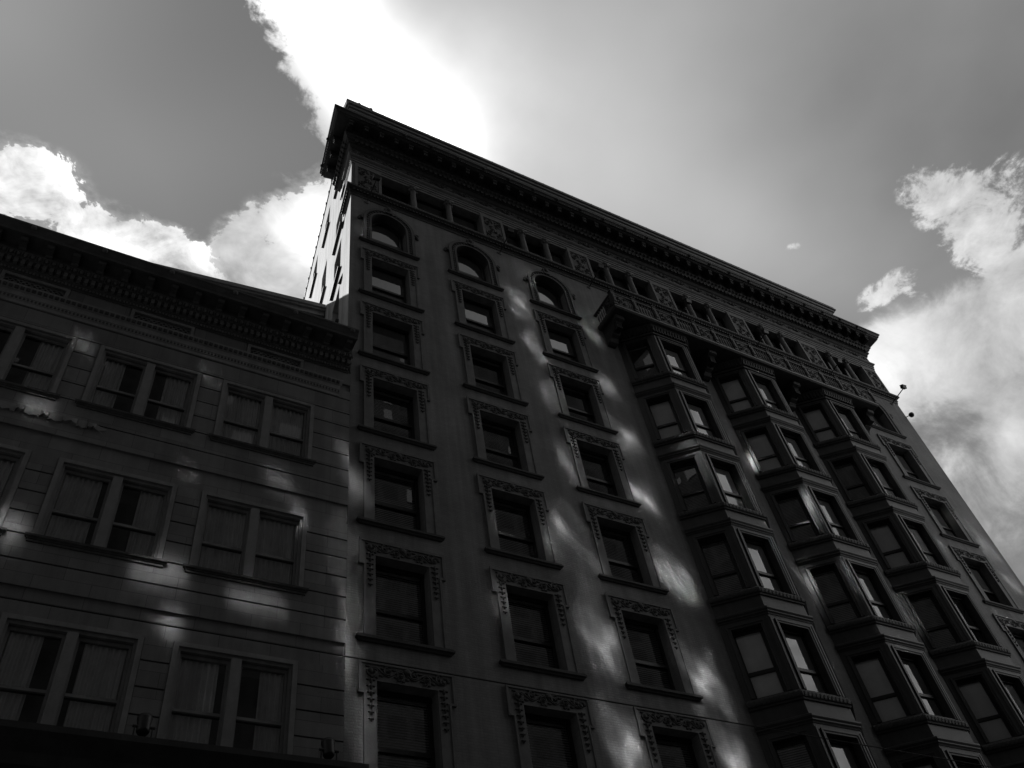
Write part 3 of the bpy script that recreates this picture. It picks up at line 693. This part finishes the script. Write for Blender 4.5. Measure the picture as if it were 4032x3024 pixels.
mb.lathe((-.24, -1.0, 31.95), [(.13, 0), (.13, .48)], 12, (1, 0, 0)); mb.lathe((-.23, -.2, 31.15), [(.12, 0), (.12, .46)], 12, (1, 0, 0))
for k in range(4): mb.box(-.15+k*.08, -.11+k*.08, -.95, -.4, 31.35+.0*k, 31.9)
con_m = mb.mesh('console', M_CORN)
for x in (19.1, 24.475, 29.845, 35.0): link('console', con_m, balc, (x, Y0, 0))

# ------------------------------------------------------------------ lower stone building on the left
YL = 17.65
low = thing('stone_building', 'lower stone building with paired curtained windows and bracketed cornice', 'building', (W, YL, GZ))
low_off = Vector((-W, -YL, -GZ))
def lp_(mb, name, mat, loc=(0, 0, 0), rz=0., smooth_=False): return mb.build(name, mat, low, Vector(loc)+low_off, rz, smooth_)
def ll_(name, mesh, loc, rz=0.): return link(name, mesh, low, Vector(loc)+low_off, rz)
LROW = [18.40-4.49*k for k in range(3)]
LCX = [3.97-3.42*k for k in range(4)]
LX0 = -14.0
holes = [(cx-1.28, cx+1.28, S_+.13, S_+2.45) for cx in LCX for S_ in LROW]
GR = [(3.2, 4.82), (-.3, 1.36), (-3.83, -2.22), (-7.2, -5.6)]
gh = [(a, b, 22.43, 22.86) for a, b in GR]
mb = MB(); holed(mb, LX0, W, GZ, 24.0, holes+gh, lambda s, z, d: (s, YL+.06+d, z), .33)
mb.quad((W, YL, GZ), (W, YL+.4, GZ), (W, YL+.4, 24), (W, YL, 24))
mb.quad((LX0, YL, GZ), (LX0, 30, GZ), (LX0, 30, 24), (LX0, YL, 24)); mb.quad((LX0, YL, 23.9), (W, YL, 23.9), (W+.7, 23.3, 23.9), (LX0, 25, 23.9))
# rusticated courses standing proud of the joints
def course(z0, z1):
    g = .022; z0, z1 = z0+g, z1-g; segs = [(LX0, W-.002)]
    for cx in LCX:
        for S_ in LROW:
            t0, t1 = S_+.13, S_+2.56
            if z1 > t0+.05 and z0 < t1-.05:
                ns = []
                for a, b in segs:
                    if cx+1.41 <= a or cx-1.41 >= b: ns.append((a, b)); continue
                    if a < cx-1.41: ns.append((a, cx-1.41))
                    if b > cx+1.41: ns.append((cx+1.41, b))
                segs = ns
    for a, b in segs:
        mb.box(a, b, YL, YL+.061, z0, z1)
for S_ in LROW:
    zz = [S_-1.24, S_-.56, S_+.12, S_+.74, S_+1.36, S_+1.98, S_+2.58, S_+3.25]
    zz = [z for z in zz]
    for a, b in zip(zz[:-1], zz[1:]):
        if S_ != LROW[0] and b > S_+2.6: continue
        course(a, b)
course(LROW[0]+3.25, 22.1); 
xs = [(GR[1][1]+.12, GR[0][0]-.12), (GR[2][1]+.12, GR[1][0]-.12), (GR[0][1]+.12, W-.002), (GR[3][1]+.12, GR[2][0]-.12)]
for a, b in xs: mb.box(a, b, YL+.002, YL+.059, 22.4, 23.0)
lp_(mb, 'wall', M_STONE)
# vents with lattice
for a, b in GR:
    mb = MB(); m = .1
    mb.box(a-m, a, YL-.02, YL+.03, 22.43, 22.97); mb.box(b, b+m, YL-.02, YL+.03, 22.43, 22.97); mb.box(a, b, YL-.02, YL+.03, 22.86, 22.97)
    g = lp_(mb, 'vent', M_STONEF)
    m2 = MB(); zc, hh = 22.645, .215; x = a-.43
    while x < b+.1:
        for sg in (-1, 1):
            xa, xb = (x, x+.43); za, zb = (zc-hh, zc+hh) if sg > 0 else (zc+hh, zc-hh)
            if xa < a: za += (a-xa)/.43*(zb-za); xa = a
            if xb > b: zb = za+(b-xa)/(xb-xa)*(zb-za); xb = b
            if xb-xa > .03: m2.tube([(xa, YL+.08, za), (xb, YL+.08, zb)], .016, 4)
        x += .145
    m2.box(a, b, YL+.075, YL+.1, 22.43, 22.45); m2.box(a, b, YL+.075, YL+.1, 22.84, 22.86); m2.box(a, a+.02, YL+.075, YL+.1, 22.45, 22.84); m2.box(b-.02, b, YL+.075, YL+.1, 22.45, 22.84)
    link('lattice', m2.mesh('lattice', M_STONEF), g)
    m3 = MB(); m3.quad((a, YL+.3, 22.43), (b, YL+.3, 22.43), (b, YL+.3, 22.86), (a, YL+.3, 22.86)); link('backing', m3.mesh('backing', M_BLACK), g)
# string course with two carved bands
mb = MB(); LP = [(LX0, YL), (6.1, YL), (6.1, YL+.05)]
mb.sweep(LP, [(-.04, 21.69), (.02, 21.69), (.02, 21.82), (.035, 21.83), (.05, 21.9), (.035, 21.97), (.05, 21.98), (.05, 22.18), (.07, 22.19), (.12, 22.3), (.13, 22.34), (.13, 22.4), (-.04, 22.41)])
sc_ = lp_(mb, 'string_course', M_STONEF)
mb = MB(); x = LX0+4
while x < 6.1:
    mb.dome((x, YL-.045, 21.9), .035, .02, .06, 6, 2); x += .1
x = LX0+4
while x < 6.15:
    mb.obox((x, YL-.1, 22.27), (.05, 0, 0), (0, .02, .008), (0, -.02, .05)); mb.dome((x, YL-.11, 22.27), .03, .03, .06, 6, 2); x += .15
link('carving', mb.mesh('carving', M_STONED), sc_)
# cornice
LC = [(LX0, YL), (6.42, YL)]
mb = MB(); mb.sweep(LC, [(-.03, 22.98), (.03, 22.98), (.05, 23.05), (.11, 23.1), (.11, 23.13), (.14, 23.14), (.14, 23.4), (.27, 23.42), (.28, 23.46), (.34, 23.54), (.38, 23.6), (.38, 23.63), (.34, 23.64), (.34, 23.84), (.8, 23.84), (.8, 23.80), (.86, 23.80), (.86, 23.9), (.9, 23.95), (.96, 24.06), (1.0, 24.1), (1.0, 24.17), (.4, 24.2), (-.03, 24.2)])
lcor = lp_(mb, 'cornice', M_CORNL)
mb = MB(); x = -6.0
while x < 6.4:
    mb.box(x-.055, x+.055, YL-.25, YL-.13, 23.2, 23.41); mb.box(x+.075, x+.115, YL-.2, YL-.13, 23.32, 23.41); x += .19
x = -6.0
while x < 6.4:
    mb.lathe((x, YL-.33, 23.44), [(.02, 0), (.05, .04), (.055, .09), (.04, .14)], 8); mb.box(x+.085, x+.105, YL-.36, YL-.28, 23.44, 23.58); x += .19
x = -8
while x < 6.4: mb.dome((x, YL-.09, 23.06), .04, .035, .05, 6, 2); x += .095
for x in [6.2-1.95*k for k in range(8)]:
    mb.dome((x, YL-.96, 24.04), .09, .09, .09)
link('dentil_course', mb.mesh('dentil_course', M_DENT), lcor)['kind'] = 'stuff'
mb = MB(); mb.box(-.09, .09, -.76, -.342, 23.74, 23.838); mb.box(-.09, .09, -.66, -.342, 23.66, 23.74); mb.lathe((-.1, -.7, 23.74), [(.07, 0), (.07, .2)], 10, (1, 0, 0)); mb.lathe((-.1, -.42, 23.66), [(.055, 0), (.055, .2)], 10, (1, 0, 0))
lb = mb.mesh('bracket', M_CORNL)
for k in range(18): link('bracket', lb, lcor, (6.2-.705*k, YL, 0))
# set-back attic storey behind the cornice
mb = MB()
def att(x): return 23.57-.1*(x-7.3)
for z0, z1, q in ((23.9, 34.25, 0), (34.25, 34.38, .1), (34.38, 34.6, .04), (34.6, 34.72, .16), (34.72, 34.97, .25)):
    x0, x1 = LX0, 7.32
    mb.add([(x0, att(x0)-q, z0), (x1, att(x1)-q, z0), (x1+.2, att(x1)+1, z0), (x0, att(x0)+1, z0), (x0, att(x0)-q, z1), (x1, att(x1)-q, z1), (x1+.2, att(x1)+1, z1), (x0, att(x0)+1, z1)],
           [(0, 3, 2, 1), (4, 5, 6, 7), (0, 1, 5, 4), (1, 2, 6, 5), (2, 3, 7, 6), (3, 0, 4, 7)])
lp_(mb, 'attic', M_STONEF)
# windows
mb = MB()
for q, w0, w1, y1 in ((.02, .0, .12, .03),):
    mb.box(-1.4, -1.28, -q, y1, .13, 2.56); mb.box(1.28, 1.4, -q, y1, .13, 2.56); mb.box(-1.28, 1.28, -q, y1, 2.45, 2.56)
mb.box(-1.28, -1.22, .05, .14, .13, 2.45); mb.box(1.22, 1.28, .05, .14, .13, 2.45); mb.box(-1.22, 1.22, .05, .14, 2.38, 2.45)
mb.box(-.115, .115, -.0, .2, .13, 2.38)
lwin = mb.mesh('window', M_STONEF)
mb = MB()
for sx in (-1, 1):
    x0, x1 = (.115, 1.22) if sx > 0 else (-1.22, -.115)
    fw = .06
    mb.box(x0, x0+fw, .16, .24, .13, 2.38); mb.box(x1-fw, x1, .16, .24, .13, 2.38); mb.box(x0+fw, x1-fw, .16, .24, .13, .19); mb.box(x0+fw, x1-fw, .16, .24, 2.3, 2.38)
    mb.box(x0+fw+.001, x1-fw-.001, .155, .2, 1.02, 1.09)
lsash = mb.mesh('sash', M_STONEF)
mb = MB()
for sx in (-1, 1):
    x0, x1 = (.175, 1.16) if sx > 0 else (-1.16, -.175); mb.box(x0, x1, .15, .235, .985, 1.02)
lshade = mb.mesh('rail_shade_strip', M_BLACK)  # black strip below the stone rail, its shaded underside as colour
mb = MB()
for x0, x1 in ((-1.17, -.17), (.17, 1.17)):
    mb.quad((x0, .21, 1.05), (x1, .21, 1.05), (x1, .21, 2.32), (x0, .21, 2.32)); mb.quad((x0, .18, .18), (x1, .18, .18), (x1, .18, 1.05), (x0, .18, 1.05))
lpane = mb.mesh('pane', M_GLASSL)
mb = MB(); mb.sweep([(-1.43, .3), (-1.43, 0), (1.43, 0), (1.43, .3)], [(-.3, -.07), (.03, -.07), (.03, -.01), (.05, .0), (.05, .02), (.09, .05), (.1, .1), (-.3, .135)])
lsill = mb.mesh('sill', M_STONED)
# curtains: list of (x0, x1) per half
CUR = {(0, 0): [(-1.18, -.15), (.15, 1.18)], (0, 1): [(-1.18, -.62), (.5, 1.18)], (0, 2): [(-1.18, -.55), (.55, 1.18)], (1, 0): [(-1.18, -.15), (.15, 1.18)], (1, 1): [(-1.18, -.3), (.6, 1.18)],
       (2, 0): [(-1.18, -.3), (.62, 1.18)], (2, 1): [(-1.18, -.5), (.3, 1.18)]}
for i, cx in enumerate(LCX):
    for k, S_ in enumerate(LROW):
        wn = ll_('window', lwin, (cx, YL, S_)); link('sash', lsash, wn); link('rail_shade_strip', lshade, wn); link('pane', lpane, wn); link('sill', lsill, wn)
        for j, (a, b) in enumerate(CUR.get((k, i), [(-1.18, -.6), (.5, 1.18)])):
            link('curtain', curtain_mesh(a, b, .14, 2.4, .3, .05, .13, i*7+k*3+j).mesh('curtain', M_CURT), wn)
mb = MB(); mb.quad((LX0+.2, YL+1.6, GZ), (W-.1, YL+1.6, GZ), (W-.1, YL+1.6, 23), (LX0+.2, YL+1.6, 23))
for z in (16.9, 12.4, 8, 21.3): mb.quad((LX0+.2, YL+.39, z), (W-.1, YL+.39, z), (W-.1, YL+1.6, z), (LX0+.2, YL+1.6, z))
lp_(mb, 'interior', M_INT)
# carved ribbon under the top row of windows
mb = MB(); pts = []
xe = [(-3.6, 0), (-3.2, 1), (-2.85, 0), (-2.5, 0), (-2.17, 1), (-1.98, 0), (-1.62, 1), (-1.42, 0), (-1.1, 1), (-.76, 0), (-.5, .6), (-.3, .2)]
for (xa, ka), (xb, kb) in zip(xe[:-1], xe[1:]):
    n = 5
    for t in range(n):
        u0, u1 = t/n, (t+1)/n
        f = lambda u: (xa+(xb-xa)*u, YL-.04-.05*abs(math.sin(u*math.pi))*(1 if ka else .35)-.02*ka, 17.6+(.07 if ka else 0)+.03*math.sin((xa+u)*9), 17.84-(.06 if ka else 0)*math.sin(u*math.pi))
        a0, a1 = f(u0), f(u1)
        mb.quad((a0[0], a0[1], a0[2]), (a1[0], a1[1], a1[2]), (a1[0], a1[1], a1[3]), (a0[0], a0[1], a0[3]))
        mb.quad((a0[0], a0[1], a0[2]), (a0[0], YL, a0[2]), (a1[0], YL, a1[2]), (a1[0], a1[1], a1[2])); mb.quad((a0[0], a0[1], a0[3]), (a1[0], a1[1], a1[3]), (a1[0], YL, a1[3]), (a0[0], YL, a0[3]))
mb.add([(-.32, YL-.06, 17.66), (-.08, YL-.04, 17.52), (-.2, YL-.05, 17.62), (-.02, YL-.04, 17.72), (-.32, YL-.06, 17.8)], [(0, 1, 2), (0, 2, 4), (2, 3, 4)])
lp_(mb, 'carved_ribbon', M_STONEF)
# first floor ledge
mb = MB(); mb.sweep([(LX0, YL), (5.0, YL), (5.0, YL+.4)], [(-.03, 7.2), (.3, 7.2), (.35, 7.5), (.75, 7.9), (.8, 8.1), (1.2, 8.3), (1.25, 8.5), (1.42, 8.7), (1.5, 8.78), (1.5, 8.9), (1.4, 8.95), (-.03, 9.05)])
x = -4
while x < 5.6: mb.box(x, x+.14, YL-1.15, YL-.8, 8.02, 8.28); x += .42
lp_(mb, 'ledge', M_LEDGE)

# ------------------------------------------------------------------ lamps
def spot(x, label):
    t = thing('spotlight', label, 'spotlight', (x, 16.35, 8.95), 'spotlights on the stone ledge')
    mb = MB(); ax = Vector((0, .25, 1)).normalized(); mb.lathe((0, 0, .12), [(.1, 0), (.12, .04), (.125, .26), (.14, .3), (.14, .36), (.11, .36)], 16, ax); mb.build('housing', M_BLACK, t, None, 0, True)
    mb = MB(); mb.lathe((0, .088, .47), [(.11, 0), (.105, .015), (.05, .03)], 16, ax); mb.build('lens', M_TGLASS, t)
    mb = MB(); mb.box(-.17, -.15, -.02, .02, 0, .26); mb.box(.15, .17, -.02, .02, 0, .26); mb.box(-.15, .15, -.02, .02, 0, .02); mb.lathe((-.2, 0, .24), [(.03, 0), (.03, .4)], 8, (1, 0, 0)); mb.build('yoke', M_BLACK, t)
spot(2.13, 'black can spotlight on the ledge between the two bottom window pairs'); spot(5.72, 'black can spotlight near the right end of the ledge')
FL = [(7.25, 'floodlight on a rod by the left corner panel of the tall building'), (13.95, 'floodlight on a rod between the two leftmost arched windows'), (19.0, 'floodlight on a rod just above the balcony left end'), (24.4, 'floodlight on a rod behind the second stretch of balcony railing'),
      (29.6, 'floodlight on a rod in front of a column above mid balcony'), (35.0, 'floodlight on a rod above the right stretch of balcony railing'), (40.15, 'floodlight on a rod standing out against the sky at right')]
for x, lab in FL:
    t = thing('floodlight', lab, 'floodlight', (x, Y0, 35.85), 'floodlights on rods under the string course')
    mb = MB(); mb.lathe((0, 0, 0), [(.12, 0), (.12, .03), (.06, .05), (.03, .09)], 12, (0, -1, 0)); mb.build('base_plate', M_TRIM, t)
    mb = MB(); mb.tube([(0, -.05, 0), (0, -.25, .05), (.01, -1.1, .2)], .03, 6); mb.build('arm', M_BLACK, t)
    mb = MB(); mb.obox((0, -1.16, .26), (.16, 0, .02), (0, .09, .05), (-.0, -.03, .1)); mb.obox((0, -1.16, .17), (.03, 0, 0), (0, .03, 0), (0, 0, .05)); mb.obox((0, -1.19, .37), (.175, 0, .02), (0, .1, .05), (0, 0, .015)); mb.build('lamp_head', M_BLACK, t)
t = thing('wall_lamp', 'small dark round lamp sticking out from the right corner', 'lamp', (EE-.05, Y0, 34.9))
mb = MB(); mb.tube([(0, 0, 0), (.05, -.12, .0), (.12, -.25, -.05)], .025, 6); mb.build('arm', M_BLACK, t)
mb = MB(); mb.lathe((.12, -.3, -.2), [(.03, 0), (.12, .05), (.16, .15), (.14, .24), (.05, .3)], 12); mb.build('shade', M_BLACK, t, None, 0, True)

# ------------------------------------------------------------------ overhead wire along the street
mb = MB(); pts = [(-45+4*i, 6.5, 4.54+.00004*(-45+4*i-4)**2) for i in range(26)]; mb.tube(pts, .0068, 6)
tag(mb.build('overhead_wire', M_BLACK), 'thin black wire stretched across the lower floors', 'wire')

# ------------------------------------------------------------------ office tower across the street (behind the camera)
TY = -4.0
tower = thing('office_tower', 'dark office tower across the street with reflecting windows', 'building', (4, TY, GZ))
toff = Vector((-4, -TY, -GZ))
TX0, TX1, TZ = -64.0, 38.0, 66.0
mb = MB(); mb.box(TX0, TX1, TY-25, TY, GZ, TZ); mb.build('tower_block', M_TOWER, tower, toff)
# (x, z) on the street front that each window pane throws the sun on, its width, height, brightness group and warp
def wall_pt(px, py, y=Y0):
    d = ray(px, py); return d*(y/d.y)
TARGET = [(1140, 600, .7, .6, 2), (1122, 655, .6, 1.1, 1), (1158, 752, .6, .8, 2), (1310, 832, .6, .7, 0), (1203, 862, .8, .5, 2), (1283, 728, .45, .5, 0), (1352, 945, .8, .8, 1), (1243, 1012, .6, .7, 2),
          (1388, 1075, .75, .8, 1), (1232, 1175, .85, 1.0, 2), (1458, 1245, 1.0, 1.1, 2), (1300, 1385, .8, 1.0, 1), (1522, 1470, .9, 1.0, 1), (1355, 1615, .75, 1.0, 1), (1585, 1640, .7, .9, 1),
          (765, 1050, .4, .6, 1), (770, 1250, .3, .7, 2), (770, 1420, .3, .7, 2), (772, 1560, .35, .7, 2), (792, 512, .45, .45, 2), (1078, 955, .45, .4, 1), (1088, 1130, .45, .4, 1), (1092, 1315, .45, .4, 1),
          (320, 1284, .5, .4, 0), (374, 1288, .4, .35, 0), (522, 1347, .5, .25, 0), (588, 1362, .4, .25, 0), (600, 1082, .5, .2, 0), (80, 925, .45, .3, 0), (410, 1065, .3, .25, 0), (445, 850, .3, .35, 0), (180, 785, .3, .25, 0), (12, 1195, .45, .4, 0), (645, 1150, .2, .45, 0), (365, 1400, .3, .35, 0),
          (1625, 1003, .5, .6, 0), (1550, 925, .6, .4, 2), (1700, 1300, .35, .9, 2), (1960, 1330, .35, .9, 1), (1745, 1265, .35, .7, 1),
          (1500, 960, .42, 1.0, 2, 16.88), (1612, 1060, .42, 1.0, 1, 16.88), (1750, 1085, .42, 1.0, 1, 16.88), (1855, 1250, .42, 1.0, 1, 16.88), (1705, 905, .42, .8, 2, 16.88), (1930, 1010, .42, .8, 2, 16.88), (1660, 830, .42, .7, 1, 16.88), (1735, 1090, .4, .35, 1, 16.8), (1940, 1395, .42, .8, 1, 16.88),
          (1985, 942, .7, .5, 2), (2008, 990, .45, .5, 0), (1950, 925, .5, .4, 2), (2030, 1100, .8, .5, 2), (2100, 1140, .7, .8, 2), (2135, 1188, .6, .8, 1), (2188, 1262, .6, .9, 1), (2060, 1210, .45, .7, 2), (1940, 895, .5, .4, 2), (2180, 1360, .5, .8, 2),
          (1725, 760, .3, .5, 1), (1640, 640, .3, .5, 1), (1268, 690, .6, .4, 2)]
PX, PZ = 1.5, 1.9
used = set(); others = []
refl = Vector((SUN.x, SUN.y, SUN.z))
def pane_mesh(c, nrm_, w_, h_, warp, rnd):
    n = nrm_.normalized(); u = Vector((1, 0, 0)); u = (u-n*u.dot(n)).normalized(); v = n.cross(u)
    if v.z < 0: v = -v
    N = 10; mb = MB(); amp = (.0001, .0008, .0022)[warp]
    k1, k2, p1, p2 = rnd.uniform(3.5, 6), rnd.uniform(3, 5.5), rnd.random()*6, rnd.random()*6
    for j in range(N+1):
        for i in range(N+1):
            a, b = (i/N-.5)*w_, (j/N-.5)*h_
            # rounded disc of warped glass: sag plus ripple
            q = amp*math.sin(a*k1+b*1.3+p1)*math.cos(b*k2+p2) + amp*.6*math.cos(math.hypot(a, b)*7+p2)
            mb.v.append(tuple(c+u*a+v*b+n*q))
    for j in range(N):
        for i in range(N):
            o = j*(N+1)+i; mb.f.append((o, o+1, o+N+2, o+N+1))
    return mb
rnd = random.Random(11)
for px, py, pw, ph, warp, *yy in TARGET:
    p = wall_pt(px, py, yy[0] if yy else Y0)
    k = (Y0-TY)/SUN.y
    ix, iz = round((p.x+SUN.x*k)/PX), round((p.z+SUN.z*k)/PZ)
    best = None
    for a in range(-2, 3):
        for b in range(-2, 3):
            if (ix+a, iz+b) in used or (iz+b)*PZ > TZ-1: continue
            d = a*a+b*b
            if best is None or d < best[0]: best = (d, ix+a, iz+b)
    if best is None: continue
    _, ix, iz = best; used.add((ix, iz))
    c = Vector((ix*PX, TY+.07, iz*PZ)); to = (p-c).normalized(); n = (to+SUN).normalized()
    k_ = (1.4, 1.5, 1.4)[warp]
    pane_mesh(c, n, pw*k_, ph*k_, warp if px > 760 else 0, rnd).build('pane', M_MIRROR, tower, toff, 0, True)
mb = MB()
for ix in range(int(-30/PX)+1, int(TX1/PX)):
    for iz in range(3, int(TZ/PZ)):
        if (ix, iz) in used: continue
        x, z = ix*PX, iz*PZ; mb.quad((x-.55, TY+.01, z-.65), (x+.55, TY+.01, z-.65), (x+.55, TY+.01, z+.65), (x-.55, TY+.01, z+.65))
tw = mb.build('windows', M_TGLASS, tower, toff); tw['kind'] = 'stuff'
nb_ = thing('brick_block', 'low dark block beside the office tower across the street', 'building', (74, TY, GZ))
mb = MB(); mb.box(-35, 60, -25, 0, 0, 22); mb.build('wall', M_TOWER, nb_)
mb = MB(); mb.sweep([(-35, 0), (60, 0)], [(0, 21.2), (.3, 21.5), (.4, 22.1), (0, 22.2)]); mb.build('cornice', M_TOWER, nb_)
